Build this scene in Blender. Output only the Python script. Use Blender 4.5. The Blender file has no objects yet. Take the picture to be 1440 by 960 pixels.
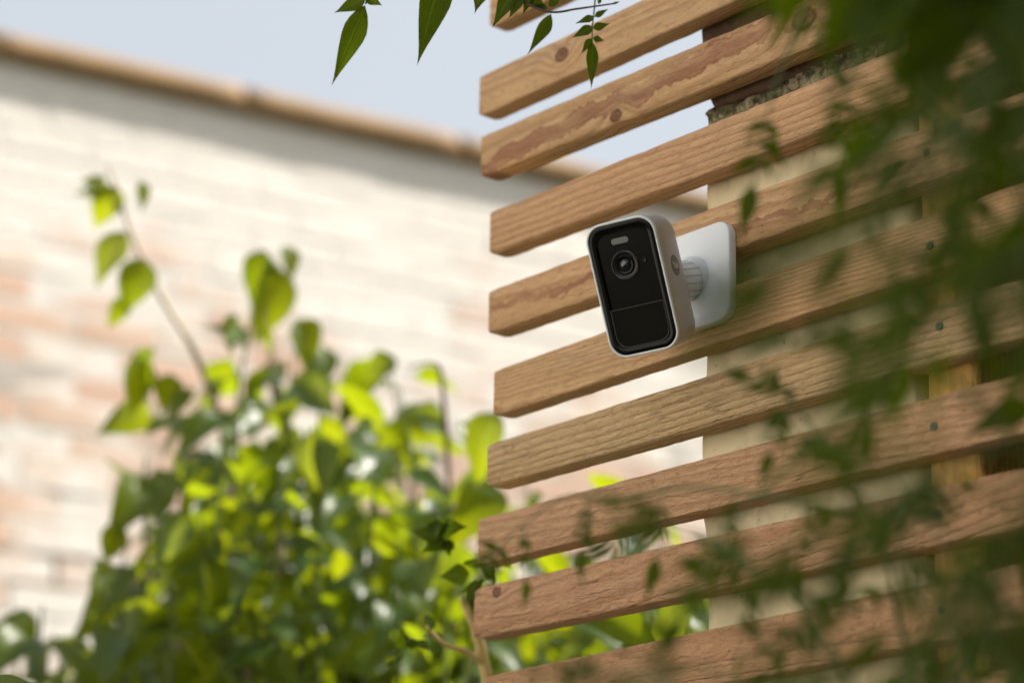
import bpy, bmesh, math, random
import numpy as np
from mathutils import Vector, Matrix, noise

S = bpy.context.scene
COL = S.collection
R = math.radians

# ------------------------------------------------------------------ camera
CAMZ = 1.45
FPX = 3477.4                      # focal length in pixels of a 1440 px wide picture
PITCH, ROLL, YAW = R(18.2026), R(1.0723), R(49.4137)
_fw = Vector((0, math.cos(PITCH), math.sin(PITCH)))
_r0 = Vector((1, 0, 0)); _u0 = Vector((0, -math.sin(PITCH), math.cos(PITCH)))
CR = _r0*math.cos(ROLL) + _u0*math.sin(ROLL)
CU = -_r0*math.sin(ROLL) + _u0*math.cos(ROLL)
CF = _fw
CPOS = Vector((0, 0, CAMZ))
cd = bpy.data.cameras.new('camera'); cam = bpy.data.objects.new('camera', cd); COL.objects.link(cam)
cam.matrix_world = Matrix(((CR.x, CU.x, -CF.x, 0), (CR.y, CU.y, -CF.y, 0), (CR.z, CU.z, -CF.z, CAMZ), (0, 0, 0, 1)))
cd.sensor_width = 36; cd.lens = FPX/1440*36; cd.clip_start = .05; cd.clip_end = 500
cd.dof.use_dof = True; cd.dof.focus_distance = 1.70; cd.dof.aperture_fstop = 4.2; cd.dof.aperture_blades = 0
S.camera = cam

# ------------------------------------------------------------------ light
SUN_EL = R(50); SUN_AZ = R(4)          # azimuth: maths angle from +X
sdir = Vector((math.cos(SUN_EL)*math.cos(SUN_AZ), math.cos(SUN_EL)*math.sin(SUN_AZ), math.sin(SUN_EL)))
w = bpy.data.worlds.new('World'); S.world = w; w.use_nodes = True
wt = w.node_tree; bg = wt.nodes['Background']
sky = wt.nodes.new('ShaderNodeTexSky'); sky.sky_type = 'NISHITA'; sky.sun_disc = False
sky.sun_elevation = SUN_EL; sky.sun_rotation = R(90) - SUN_AZ
sky.altitude = 0; sky.air_density = 1.0; sky.dust_density = 6.0; sky.ozone_density = 1.0
veil = wt.nodes.new('ShaderNodeMix'); veil.data_type = 'RGBA'; veil.inputs[0].default_value = .80       # thin bright haze over the whole sky
wt.links.new(sky.outputs[0], veil.inputs[6]); veil.inputs[7].default_value = (2.10, 2.18, 2.22, 1)
wt.links.new(veil.outputs[2], bg.inputs[0]); bg.inputs[1].default_value = .15
ld = bpy.data.lights.new('sun', 'SUN'); ld.energy = 4.6; ld.angle = R(.6); ld.color = (1, .94, .86)
sun = bpy.data.objects.new('sun', ld); COL.objects.link(sun); sun.rotation_euler = sdir.to_track_quat('Z', 'Y').to_euler()
S.view_settings.view_transform = 'Standard'; S.view_settings.look = 'None'
S.view_settings.gamma = 1; S.view_settings.use_curve_mapping = False; S.view_settings.exposure = 1.14
S.render.engine = 'CYCLES'
S.cycles.use_denoising = True
S.cycles.max_bounces = 6; S.cycles.diffuse_bounces = 3; S.cycles.use_adaptive_sampling = True; S.cycles.adaptive_threshold = .025; S.cycles.transparent_max_bounces = 8; S.cycles.caustics_reflective = False; S.cycles.caustics_refractive = False

# ------------------------------------------------------------------ helpers
def ray(x, y):
    return (CF*FPX + CR*(x-720) + CU*(480-y))/FPX       # unit depth along the view axis
def at(x, y, d):
    return CPOS + ray(x, y)*d
def link(name, data, parent=None):
    o = bpy.data.objects.new(name, data); COL.objects.link(o)
    if parent is not None: o.parent = parent
    return o
def tag(o, label, cat, group=None, kind=None):
    if label: o['label'] = label
    if cat: o['category'] = cat
    if group: o['group'] = group
    if kind: o['kind'] = kind
    return o
def empty(name, loc, label, cat, group=None, rz=0):
    o = bpy.data.objects.new(name, None); COL.objects.link(o); o.location = loc; o.rotation_euler = (0, 0, rz)
    o.empty_display_size = .05
    return tag(o, label, cat, group)
def mesh(name, vs, fs, mat=None, smooth=True, uvs=None):
    m = bpy.data.meshes.new(name); m.from_pydata([tuple(v) for v in vs], [], fs)
    if uvs is not None:
        ul = m.uv_layers.new(name='UVMap')
        li = np.empty(len(m.loops), dtype=np.int32); m.loops.foreach_get('vertex_index', li)
        ul.data.foreach_set('uv', np.asarray(uvs, dtype=np.float32)[li].ravel())
    if smooth: m.polygons.foreach_set('use_smooth', [True]*len(m.polygons))
    if mat: m.materials.append(mat)
    m.update(); return m
def box_mesh(name, x0, x1, y0, y1, z0, z1, mat, bev=0.0, seg=2):
    bm = bmesh.new()
    vs = [bm.verts.new((x, y, z)) for x in (x0, x1) for y in (y0, y1) for z in (z0, z1)]
    for f in ((0, 1, 3, 2), (4, 6, 7, 5), (0, 4, 5, 1), (2, 3, 7, 6), (0, 2, 6, 4), (1, 5, 7, 3)): bm.faces.new([vs[i] for i in f])
    bmesh.ops.recalc_face_normals(bm, faces=bm.faces)
    if bev: bmesh.ops.bevel(bm, geom=bm.edges[:], offset=bev, segments=seg, affect='EDGES', profile=.5)
    m = bpy.data.meshes.new(name); bm.to_mesh(m); bm.free(); m.materials.append(mat); return m
def catmull(pts, n):
    P = [np.array(p, float) for p in pts]; P = [2*P[0]-P[1]] + P + [2*P[-1]-P[-2]]
    out = []
    for i in range(1, len(P)-2):
        for k in range(n):
            t = k/n; a, b, c, d = P[i-1], P[i], P[i+1], P[i+2]
            out.append(.5*((2*b)+(-a+c)*t+(2*a-5*b+4*c-d)*t*t+(-a+3*b-3*c+d)*t**3))
    out.append(P[-2]); return [Vector(p) for p in out]
def tube(pts, r0, r1, sides=6, jit=0, rng=random):
    """tapered tube along world points -> verts, faces"""
    vs, fs = [], []; n = len(pts); up = Vector((.3, .2, .9))
    for i, p in enumerate(pts):
        t = (pts[min(i+1, n-1)] - pts[max(i-1, 0)]).normalized()
        a = t.cross(up)
        if a.length < 1e-4: a = t.cross(Vector((1, 0, 0)))
        a.normalize(); b = t.cross(a); r = r0+(r1-r0)*i/(n-1)
        for k in range(sides):
            an = 2*math.pi*k/sides; rr = r*(1+jit*rng.uniform(-1, 1))
            vs.append(p + a*math.cos(an)*rr + b*math.sin(an)*rr)
    for i in range(n-1):
        for k in range(sides):
            k2 = (k+1) % sides; fs.append((i*sides+k, i*sides+k2, (i+1)*sides+k2, (i+1)*sides+k))
    fs.append(tuple(range(sides-1, -1, -1))); fs.append(tuple((n-1)*sides+k for k in range(sides)))
    return vs, fs

class Nodes:
    """tiny node builder"""
    def __init__(s, name):
        s.m = bpy.data.materials.new(name); s.m.use_nodes = True; s.t = s.m.node_tree
        s.bsdf = s.t.nodes['Principled BSDF']; s.out = s.t.nodes['Material Output']
    def n(s, typ, ins=None, **props):
        nd = s.t.nodes.new('ShaderNode'+typ)
        for k, v in props.items(): setattr(nd, k, v)
        for k, v in (ins or {}).items(): s.put(nd.inputs[k], v)
        return nd
    def put(s, sock, v):
        if isinstance(v, bpy.types.NodeSocket): s.t.links.new(v, sock)
        elif isinstance(v, bpy.types.Node): s.t.links.new(v.outputs[0], sock)
        else: sock.default_value = v
    def math(s, op, a, b=0.0, c=0.0, clamp=False):
        nd = s.t.nodes.new('ShaderNodeMath'); nd.operation = op; nd.use_clamp = clamp
        s.put(nd.inputs[0], a); s.put(nd.inputs[1], b); s.put(nd.inputs[2], c); return nd.outputs[0]
    def noise(s, vec, scale, detail=3, rough=.55, dist=0):
        return s.n('TexNoise', {'Vector': vec, 'Scale': scale, 'Detail': detail, 'Roughness': rough, 'Distortion': dist}).outputs[0]
    def ramp(s, fac, stops, interp='LINEAR'):
        nd = s.t.nodes.new('ShaderNodeValToRGB'); s.put(nd.inputs[0], fac); cr = nd.color_ramp; cr.interpolation = interp
        while len(cr.elements) < len(stops): cr.elements.new(.5)
        for e, (p, c) in zip(cr.elements, stops):
            e.position = p; e.color = (c, c, c, 1) if not hasattr(c, '__len__') else (*c, 1)
        return nd.outputs[0]
    def mix(s, fac, a, b, blend='MIX'):
        nd = s.t.nodes.new('ShaderNodeMix'); nd.data_type = 'RGBA'; nd.blend_type = blend; nd.clamp_factor = True
        s.put(nd.inputs[0], fac)
        for i, v in ((6, a), (7, b)): s.put(nd.inputs[i], (*v, 1) if isinstance(v, tuple) and len(v) == 3 else v)
        return nd.outputs[2]
    def scale(s, vec, v):
        nd = s.t.nodes.new('ShaderNodeVectorMath'); nd.operation = 'MULTIPLY'; s.put(nd.inputs[0], vec); nd.inputs[1].default_value = v; return nd.outputs[0]
    def add(s, vec, v):
        nd = s.t.nodes.new('ShaderNodeVectorMath'); nd.operation = 'ADD'; s.put(nd.inputs[0], vec); s.put(nd.inputs[1], v); return nd.outputs[0]
    def bump(s, h, dist, strength=1.0, normal=None):
        nd = s.n('Bump', {'Height': h, 'Distance': dist, 'Strength': strength})
        if normal is not None: s.put(nd.inputs['Normal'], normal)
        return nd.outputs[0]
    def done(s, color=None, rough=None, normal=None, **kw):
        b = s.bsdf.inputs
        if color is not None: s.put(b['Base Color'], (*color, 1) if isinstance(color, tuple) and len(color) == 3 else color)
        if rough is not None: s.put(b['Roughness'], rough)
        if normal is not None: s.put(b['Normal'], normal)
        for k, v in kw.items(): s.put(b[k.replace('_', ' ')], v)
        return s.m

def plain(name, color, rough=.5, **kw): return Nodes(name).done(color, rough, **kw)

# ------------------------------------------------------------------ materials
def wood(name, seed, light=(.72, .475, .255), dark=(.33, .16, .065), warp_amt=.014, oy=.035, oz=.0, slope=.0, ring=.0042, knots=(), stain=None, rough_amt=1.0, red=.0):
    N = Nodes(name); rng = random.Random(seed)
    co = N.n('TexCoord').outputs['Object']
    off = (rng.uniform(-20, 20), rng.uniform(-20, 20), rng.uniform(-20, 20))
    cs = N.add(co, off)
    sep = N.n('SeparateXYZ', {0: co}); x, y, z = sep.outputs
    warp = N.noise(N.scale(cs, (5, 9, 9)), 1, 2)
    warp2 = N.noise(N.scale(cs, (22, 60, 60)), 1, 2)
    zz = N.math('ADD', z, oz); zz = N.math('MULTIPLY_ADD', x, slope, zz)
    zz = N.math('ADD', zz, N.math('MULTIPLY', N.math('SUBTRACT', warp, .5), warp_amt))
    zz = N.math('ADD', zz, N.math('MULTIPLY', N.math('SUBTRACT', warp2, .5), .0028))
    yy = N.math('ADD', y, oy)
    rr = N.math('SQRT', N.math('ADD', N.math('MULTIPLY', yy, yy), N.math('MULTIPLY', zz, zz)))
    kmask = None
    for (kx, kz, kr) in knots:
        dx = N.math('MULTIPLY', N.math('SUBTRACT', x, kx), .75); dz = N.math('SUBTRACT', z, kz)
        d = N.math('SQRT', N.math('ADD', N.math('MULTIPLY', dx, dx), N.math('MULTIPLY', dz, dz)))
        d = N.math('ADD', d, N.math('MULTIPLY', N.math('SUBTRACT', N.noise(N.scale(cs, (300, 300, 300)), 1, 2), .5), kr*.5))
        e = N.math('DIVIDE', d, kr*2.2); g = N.math('EXPONENT', N.math('MULTIPLY', N.math('MULTIPLY', e, e), -1.0))
        rr = N.math('ADD', rr, N.math('MULTIPLY', g, kr*1.6))
        km = N.ramp(N.math('DIVIDE', d, kr), [(.0, .92), (.55, .70), (.80, 1), (1.0, .45), (1.6, 0)])
        kmask = km if kmask is None else N.math('MAXIMUM', kmask, km)
    fr = N.math('FRACT', N.math('DIVIDE', rr, ring))
    late = N.ramp(fr, [(0, 0), (.35, .12), (.72, .75), (.86, 1), (.97, .15), (1, 0)])
    fibre = N.noise(N.scale(cs, (45, 700, 700)), 1, 3, .6)
    fleck = N.noise(N.scale(cs, (160, 620, 620)), 1, 4, .65)
    cloud = N.noise(N.scale(cs, (6, 25, 25)), 1, 3)
    col = N.mix(N.math('MULTIPLY', late, N.math('ADD', .12, N.math('MULTIPLY', cloud, 1.15))), light, dark)
    col = N.mix(N.ramp(fibre, [(.3, 0), (.7, .55)]), col, (dark[0]*1.12, dark[1]*1.12, dark[2]*1.12))
    col = N.mix(N.ramp(cloud, [(.35, 0), (.75, .5)]), col, (light[0]*.98, light[1]*.86, light[2]*.78))       # pinker heartwood drifts
    grey = N.noise(N.scale(cs, (11, 60, 60)), 1, 4, .65)
    col = N.mix(N.ramp(grey, [(.52, 0), (.8, .38)]), col, (.36, .26, .175))                                   # weathered grey-brown patches
    if red: col = N.mix(red, col, (.52, .25, .16))
    speck = N.noise(N.scale(cs, (420, 900, 900)), 1, 2)
    col = N.mix(N.ramp(speck, [(.66, 0), (.74, .6)]), col, (.13, .07, .035))
    pits = N.ramp(N.noise(N.scale(cs, (130, 480, 480)), 1, 3, .6), [(.30, .42), (.45, 0)])
    col = N.mix(pits, col, (dark[0]*.8, dark[1]*.78, dark[2]*.75))
    cn = N.math('ABSOLUTE', N.math('SUBTRACT', N.noise(N.scale(cs, (5, 75, 75)), 1, 3, .5), .5))
    crack = N.math('MULTIPLY', N.ramp(cn, [(0, 1), (.004, .7), (.009, 0)]), N.ramp(N.noise(N.scale(cs, (9, 30, 30)), 1, 1), [(.56, 0), (.62, 1)]))
    col = N.mix(N.math('MULTIPLY', crack, .40), col, (.11, .055, .03))
    if stain:
        zc, sl, wd = stain
        wav = N.math('MULTIPLY', N.math('SUBTRACT', N.noise(N.scale(cs, (26, 12, 12)), 1, 4, .6), .5), .034)
        dd = N.math('ABSOLUTE', N.math('SUBTRACT', N.math('ADD', z, wav), N.math('MULTIPLY_ADD', x, sl, zc)))
        dd = N.math('ADD', dd, N.math('MULTIPLY', N.math('SUBTRACT', N.noise(N.scale(cs, (150, 400, 400)), 1, 3), .5), .006))
        sm = N.ramp(N.math('DIVIDE', dd, wd), [(.0, .75), (.55, .55), (.9, .85), (1.0, 0)])
        col = N.mix(N.math('MULTIPLY', sm, N.ramp(N.noise(N.scale(cs, (18, 60, 60)), 1, 3), [(.32, .35), (.52, 1)])), col, (.27, .10, .055))
    if kmask is not None: col = N.mix(kmask, col, (.13, .05, .022))
    saw = N.noise(N.scale(cs, (900, 120, 90)), 1, 2)
    chunk = N.noise(N.scale(cs, (110, 330, 330)), 1, 3, .6, .6)
    hgt = N.math('ADD', N.math('MULTIPLY', fleck, .55), N.math('MULTIPLY', saw, .22))
    hgt = N.math('ADD', hgt, N.math('MULTIPLY', N.ramp(chunk, [(.42, 0), (.62, 1)]), .34))
    hgt = N.math('ADD', hgt, N.math('MULTIPLY', late, .40)); hgt = N.math('SUBTRACT', hgt, N.math('MULTIPLY', crack, .3)); hgt = N.math('SUBTRACT', hgt, N.math('MULTIPLY', pits, .5))
    nrm = N.bump(hgt, .0016*rough_amt, 1.0)
    return N.done(col, N.ramp(fleck, [(.2, .62), (.8, .9)]), nrm, Specular_IOR_Level=.25)

def leaf_mat(name, base, vein, trans, tf=.4, rough=.34, spec=.5, yellow=.3):
    N = Nodes(name)
    uv = N.n('UVMap').outputs[0]; sp = N.n('SeparateXYZ', {0: uv})
    u, v = sp.outputs[0], sp.outputs[1]
    a = N.math('ABSOLUTE', N.math('SUBTRACT', v, .5))
    rib = N.ramp(a, [(0, 1), (.035, .8), (.06, 0)])
    # side veins: slanted stripes
    st = N.math('SINE', N.math('MULTIPLY', N.math('SUBTRACT', u, N.math('MULTIPLY', a, .9)), 52.0))
    side = N.ramp(st, [(.86, 0), (.97, .55)])
    oi = N.n('ObjectInfo').outputs['Random']
    geo = N.n('NewGeometry'); pos = geo.outputs['Position']
    var = N.noise(pos, 9, 2)
    blot = N.noise(pos, 140, 3)
    c = N.mix(N.math('MULTIPLY', N.math('ADD', oi, var), .5), (base[0]*.7, base[1]*.72, base[2]*.75), (base[0]*1.45, base[1]*1.3, base[2]*1.1))
    c = N.mix(N.ramp(blot, [(.4, 0), (.75, .35)]), c, (base[0]*.6, base[1]*.7, base[2]*.7))
    c = N.mix(N.math('MULTIPLY', N.math('MAXIMUM', rib, side), .6), c, vein)
    tcol = N.mix(N.math('MULTIPLY', N.math('ADD', oi, var), .5), (trans[0]*.75, trans[1]*.9, trans[2]), (trans[0]*1.2, trans[1]*1.08, trans[2]))
    tcol = N.mix(N.math('MULTIPLY', N.math('MAXIMUM', rib, side), .5), tcol, (min(1, trans[0]*1.25), min(1, trans[1]*1.15), trans[2]*2))
    hgt = N.math('ADD', N.math('MULTIPLY', N.math('MAXIMUM', rib, side), -1.0), N.math('MULTIPLY', blot, .6))
    nrm = N.bump(hgt, .0006, .6)
    N.done(c, rough, nrm, Specular_IOR_Level=spec)
    tr = N.n('BsdfTranslucent', {'Color': tcol, 'Normal': nrm})
    mx = N.n('MixShader', {0: tf, 1: N.bsdf.outputs[0], 2: tr.outputs[0]})
    N.t.links.new(mx.outputs[0], N.out.inputs[0]); return N.m

M_bush = leaf_mat('bush_leaf', (.012, .038, .006), (.08, .14, .02), (.68, .80, .01), .27, .36, .32)
M_vine = leaf_mat('vine_leaf', (.034, .060, .005), (.12, .17, .04), (.17, .25, .004), .38, .60, .12)
M_stem_g = plain('green_stem', (.10, .13, .035), .6)
M_stem_b = plain('brown_twig', (.075, .035, .022), .75)

def stem_mat(name, c1, c2):
    N = Nodes(name); co = N.n('TexCoord').outputs['Object']
    f = N.noise(N.scale(co, (60, 60, 25)), 1, 4, .6)
    return N.done(N.mix(f, c1, c2), .75, N.bump(f, .002))
M_bark = stem_mat('bark', (.10, .07, .045), (.30, .22, .14))
M_straw = stem_mat('straw_stem', (.42, .30, .10), (.62, .47, .20))
M_pale = stem_mat('pale_twig', (.34, .24, .15), (.52, .42, .30))

# brick: painted / limewashed, worn through to salmon clay
def brick_mat():
    N = Nodes('limewashed_brick')
    pos = N.n('NewGeometry').outputs['Position']; oi = N.n('ObjectInfo').outputs['Random']
    sep = N.n('SeparateXYZ', {0: pos}); z = sep.outputs[2]
    clay = N.mix(N.noise(pos, 3.1, 3), (.46, .235, .15), (.60, .37, .245))
    clay = N.mix(N.math('MULTIPLY', oi, .45), clay, (.58, .42, .24))
    wash = N.mix(N.noise(pos, 7, 4), (.67, .635, .575), (.77, .75, .71))
    big = N.noise(N.add(pos, (3.1, 7.7, 1.9)), 1.9, 3, .6)
    fine = N.noise(pos, 17, 4, .65)
    hi = N.ramp(z, [(.0, 0), (1, 1)])
    # the wash is thickest high on the wall, worn off in the band at mid height
    band = N.ramp(N.math('DIVIDE', N.math('SUBTRACT', z, 2.4), 1.7), [(0, .90), (.20, .86), (.36, .44), (.56, .56), (.56, .62), (.72, 1.0), (1, 1.15)])
    k = N.math('ADD', N.math('ADD', N.math('MULTIPLY', big, 1.5), N.math('MULTIPLY', fine, .5)), N.math('MULTIPLY', N.math('SUBTRACT', oi, .5), .55))
    k = N.math('ADD', N.math('SUBTRACT', k, 1.0), N.math('SUBTRACT', band, .5))
    f = N.ramp(k, [(.28, .12), (.62, .93)])
    f = N.ramp(N.math('ADD', k, .5), [(.34, .22), (.70, .94)])
    c = N.mix(f, clay, wash)
    c = N.mix(N.ramp(N.noise(pos, 55, 4), [(.60, 0), (.74, .5)]), c, (.25, .17, .12))
    return N.done(c, .88, N.bump(N.noise(pos, 90, 5, .7), .002))
M_brick = brick_mat()
def mortar_mat():
    N = Nodes('old_mortar'); pos = N.n('NewGeometry').outputs['Position']
    c = N.mix(N.noise(pos, 12, 4), (.62, .585, .525), (.75, .725, .68))
    zz = N.n('SeparateXYZ', {0: pos}).outputs[2]
    low = N.ramp(N.math('SUBTRACT', zz, 2.6), [(.35, 1), (.85, .0)])
    old = N.math('MULTIPLY', low, N.ramp(N.noise(pos, 4.5, 3), [(.42, 0), (.55, 1)]))
    c = N.mix(old, c, (.20, .14, .095))          # washed-out dark joints low on the wall
    return N.done(c, .95, N.bump(N.noise(pos, 160, 4), .0015))
M_mortar = mortar_mat()
def coping_mat():
    N = Nodes('tan_coping'); pos = N.n('NewGeometry').outputs['Position']
    c = N.mix(N.noise(pos, 6, 4), (.22, .130, .055), (.31, .20, .095))
    c = N.mix(N.ramp(N.noise(pos, 28, 4), [(.55, 0), (.75, .6)]), c, (.22, .15, .08))
    return N.done(c, .85, N.bump(N.noise(pos, 60, 4), .006))
M_coping = coping_mat()
def render_mat():
    N = Nodes('cream_render'); pos = N.n('NewGeometry').outputs['Position']
    c = N.mix(N.noise(pos, 11, 4), (.70, .57, .34), (.84, .74, .50))
    pit = N.ramp(N.noise(pos, 210, 3), [(.70, 0), (.75, .8)])
    c = N.mix(N.ramp(N.noise(pos, 38, 4, .6), [(.52, 0), (.75, .5)]), c, (.36, .31, .19))
    c = N.mix(N.math('MULTIPLY', pit, .8), c, (.10, .085, .05))
    h = N.math('ADD', N.noise(pos, 45, 4), N.math('MULTIPLY', pit, -.7))
    return N.done(c, .8, N.bump(h, .003))
M_render = render_mat()
def crust_mat():
    N = Nodes('mossy_mortar'); pos = N.n('NewGeometry').outputs['Position']
    f = N.noise(pos, 130, 4, .65)
    c = N.ramp(f, [(.30, (.035, .03, .02)), (.45, (.14, .115, .06)), (.56, (.42, .35, .21)), (.75, (.60, .54, .36))])
    c = N.mix(N.ramp(N.noise(pos, 48, 4), [(.45, 0), (.62, .8)]), c, (.075, .075, .02))
    return N.done(c, .95, N.bump(f, .01))
M_crust = crust_mat()
def cap_mat():
    N = Nodes('dark_brown_cap'); pos = N.n('NewGeometry').outputs['Position']
    f = N.noise(pos, 40, 5, .7)
    return N.done(N.mix(f, (.035, .018, .010), (.17, .085, .045)), .85, N.bump(f, .008))
M_cap = cap_mat()

# ------------------------------------------------------------------ ground
def ground_mat():
    N = Nodes('garden_ground'); pos = N.n('NewGeometry').outputs['Position']
    c = N.mix(N.noise(pos, 2.2, 5), (.03, .04, .012), (.07, .065, .03))
    c = N.mix(N.ramp(N.noise(pos, .8, 3), [(.5, 0), (.62, .8)]), c, (.07, .055, .04))
    return N.done(c, .95, N.bump(N.noise(pos, 30, 5), .03))
g = link('ground', mesh('ground', [(-60, -60, 0), (60, -60, 0), (60, 60, 0), (-60, 60, 0)], [(0, 1, 2, 3)], ground_mat(), False))
g['kind'] = 'structure'

# ------------------------------------------------------------------ brick wall with coping
WY = R(28.2)
W0 = CPOS + ray(600, 400)*(6.5/ray(600, 400).length)
wall = empty('brick_wall', (W0.x, W0.y, 0), 'tall sunlit garden wall of worn limewashed bricks under a tan coping', 'wall', rz=WY)
# local: x along the wall, -y towards the garden, z up
ZTOP = 2.53 + CAMZ
rng = random.Random(4)
link('mortar', box_mesh('mortar', -4.2, 6.0, .0012, .22, 0, ZTOP, M_mortar), wall)
bl, bh, cp = .215, .065, .0755
bmeshes = []
for i in range(6):
    m = box_mesh('brick', 0, bl, 0, .1, 0, bh, M_brick, .003, 1)
    for v in m.vertices: v.co += Vector((rng.uniform(-.003, .003), rng.uniform(-.0015, .001), rng.uniform(-.002, .002)))
    bmeshes.append(m)
rest = []
nb = 0
ncourse = int(ZTOP/cp)
z0 = ZTOP - ncourse*cp
for j in range(ncourse):
    z = z0 + j*cp; s = -4.2 + (.1125 if j % 2 else 0)
    while s < 5.8:
        vis = (z > 1.02+CAMZ - .1 - .0 and -1.36 < s < .98)
        dy = rng.uniform(-.002, .001)
        if vis:
            o = link('brick', rng.choice(bmeshes), wall); o.location = (s, dy, z+rng.uniform(-.002, .002)); nb += 1
        else: rest.append((s, dy, z, rng.randrange(6)))
        s += .225
bv = [np.array([v.co for v in m.vertices]) for m in bmeshes]; bf = [[tuple(p.vertices) for p in m.polygons] for m in bmeshes]
V, F = [], []
for s, dy, z, k in rest:
    b0 = len(V); V.extend((bv[k]+np.array((s, dy, z))).tolist()); F.extend(tuple(i+b0 for i in f) for f in bf[k])
o = link('brickwork', mesh('brickwork', V, F, M_brick, False), wall); o['kind'] = 'stuff'
print('bricks', nb)
# coping: rounded-nose stones, butted end to end
def coping_piece(L, over, rs):
    prof = [(-over, .012), (-over-.006, .03), (-over+.002, .052), (-over+.02, .066), (-over+.05, .072), (.30, .10), (.30, .0), (-over+.03, .0), (-over+.012, .002)]
    vs, fs = [], []; n = 9; k = len(prof); q = random.Random(rs)
    for i in range(n):
        x = L*i/(n-1)
        for (y, z) in prof: vs.append((x, y+q.uniform(-.0012, .0012), z+q.uniform(-.0012, .0012)))
    for i in range(n-1):
        for a in range(k):
            b = (a+1) % k; fs.append((i*k+a, (i+1)*k+a, (i+1)*k+b, i*k+b))
    fs.append(tuple(range(k))); fs.append(tuple((n-1)*k+a for a in range(k-1, -1, -1)))
    m = mesh('coping_stone', vs, fs, M_coping, True); m.polygons[-1].use_smooth = m.polygons[-2].use_smooth = False; return m
s = -4.25; i = 0
while s < 5.9:
    L = (.62, .55, .68)[i % 3]
    o = link('coping_stone', coping_piece(L-.006, .042, i), wall); o.location = (s, 0, ZTOP+.001); s += L; i += 1

# unseen white building, added so sunlit walls bounce fill light onto the slats
added_fill_house = empty('added_fill_house', (-4.3, -1.6, 0), 'unseen white building added left of the picture to bounce sunlight at the slats', 'added_fill_house')
M_hw = Nodes('fill_house_render'); _p = M_hw.n('NewGeometry').outputs['Position']
M_hw = M_hw.done(M_hw.mix(M_hw.noise(_p, 1.5, 4), (.74, .73, .70), (.82, .81, .79)), .9, M_hw.bump(M_hw.noise(_p, 60, 4), .004))
M_pane = plain('window_pane', (.02, .025, .03), .05); M_fr = plain('window_frame_paint', (.7, .7, .68), .5); M_tile = plain('slate_roof', (.07, .07, .08), .7)
link('wall', box_mesh('wall', -6, 0, -5, 4.6, 0, 5.8, M_hw), added_fill_house)
vs = [(-6.4, -5.3, 5.801), (.35, -5.3, 5.801), (.35, 4.9, 5.801), (-6.4, 4.9, 5.801), (-3, -5.3, 8.2), (-3, 4.9, 8.2)]
link('roof', mesh('roof', vs, [(0, 3, 2, 1), (1, 2, 5, 4), (0, 4, 5, 3), (0, 1, 4), (2, 3, 5)], M_tile, False), added_fill_house)
for (y0, y1, z0, z1) in ((-3.6, -2.6, 1.0, 2.2), (.0, 1.0, 1.0, 2.2), (-3.6, -2.6, 3.6, 4.8), (2.6, 3.6, 3.6, 4.8)):
    wn = link('window', box_mesh('window', .002, .06, y0, y1, z0, z1, M_fr, .004, 1), added_fill_house)
    for yy in (y0+.06, (y0+y1)/2+.03): link('pane', box_mesh('pane', .062, .066, yy, yy+(y1-y0)/2-.09, z0+.07, z1-.07, M_pane), wn)
link('door', box_mesh('door', .002, .05, -1.7, -.8, .02, 2.1, plain('door_paint', (.05, .09, .08), .4), .004, 1), added_fill_house)

# ------------------------------------------------------------------ slatted screen
P0 = CPOS + ray(900, 400)/ray(900, 400).length*1.8
SD = Vector((math.cos(YAW), -math.sin(YAW), 0)); SB = Vector((math.sin(YAW), math.cos(YAW), 0))   # along, back
screen = empty('slatted_screen', (P0.x, P0.y, 0), 'weathered softwood screen of horizontal rough-sawn battens on a post', 'screen', rz=-YAW)
def sc(u, b, v): return Vector((P0.x, P0.y, CAMZ)) + SD*u + SB*b + Vector((0, 0, v))
TH = .0185
# u_left, top left, top right(u=.33), bottom left, bottom right
SL = {-1: (-.172, .957, .955, .921, .918), 0: (-.176, .905, .903, .869, .866), 1: (-.187, .830, .831, .794, .795), 2: (-.183, .776, .770, .740, .731),
      3: (-.170, .707, .706, .671, .667), 4: (-.1695, .641, .642, .605, .604), 5: (-.161, .574, .582, .537, .542),
      6: (-.167, .516, .520, .482, .481), 7: (-.176, .459, .459, .423, .421), 8: (-.179, .406, .400, .367, .363),
      9: (-.163, .337, .341, .299, .303), 10: (-.172, .272, .280, .236, .243), 11: (-.168, .212, .214, .175, .178), 12: (-.175, .149, .152, .113, .116)}
def uofpx(x, y):   # slat-plane u, v of a pixel
    d = ray(x, y); n = -SB; q = Vector((P0.x, P0.y, CAMZ)) - CPOS
    t = q.dot(n)/d.dot(n); hit = d*t
    return (hit - Vector((P0.x, P0.y, P0.z-CAMZ))).dot(SD), hit.z
def kn(i, x, y, r):
    u, v = uofpx(x, y); s = SL[i]; return (u - s[0], v - s[3], r)
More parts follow.
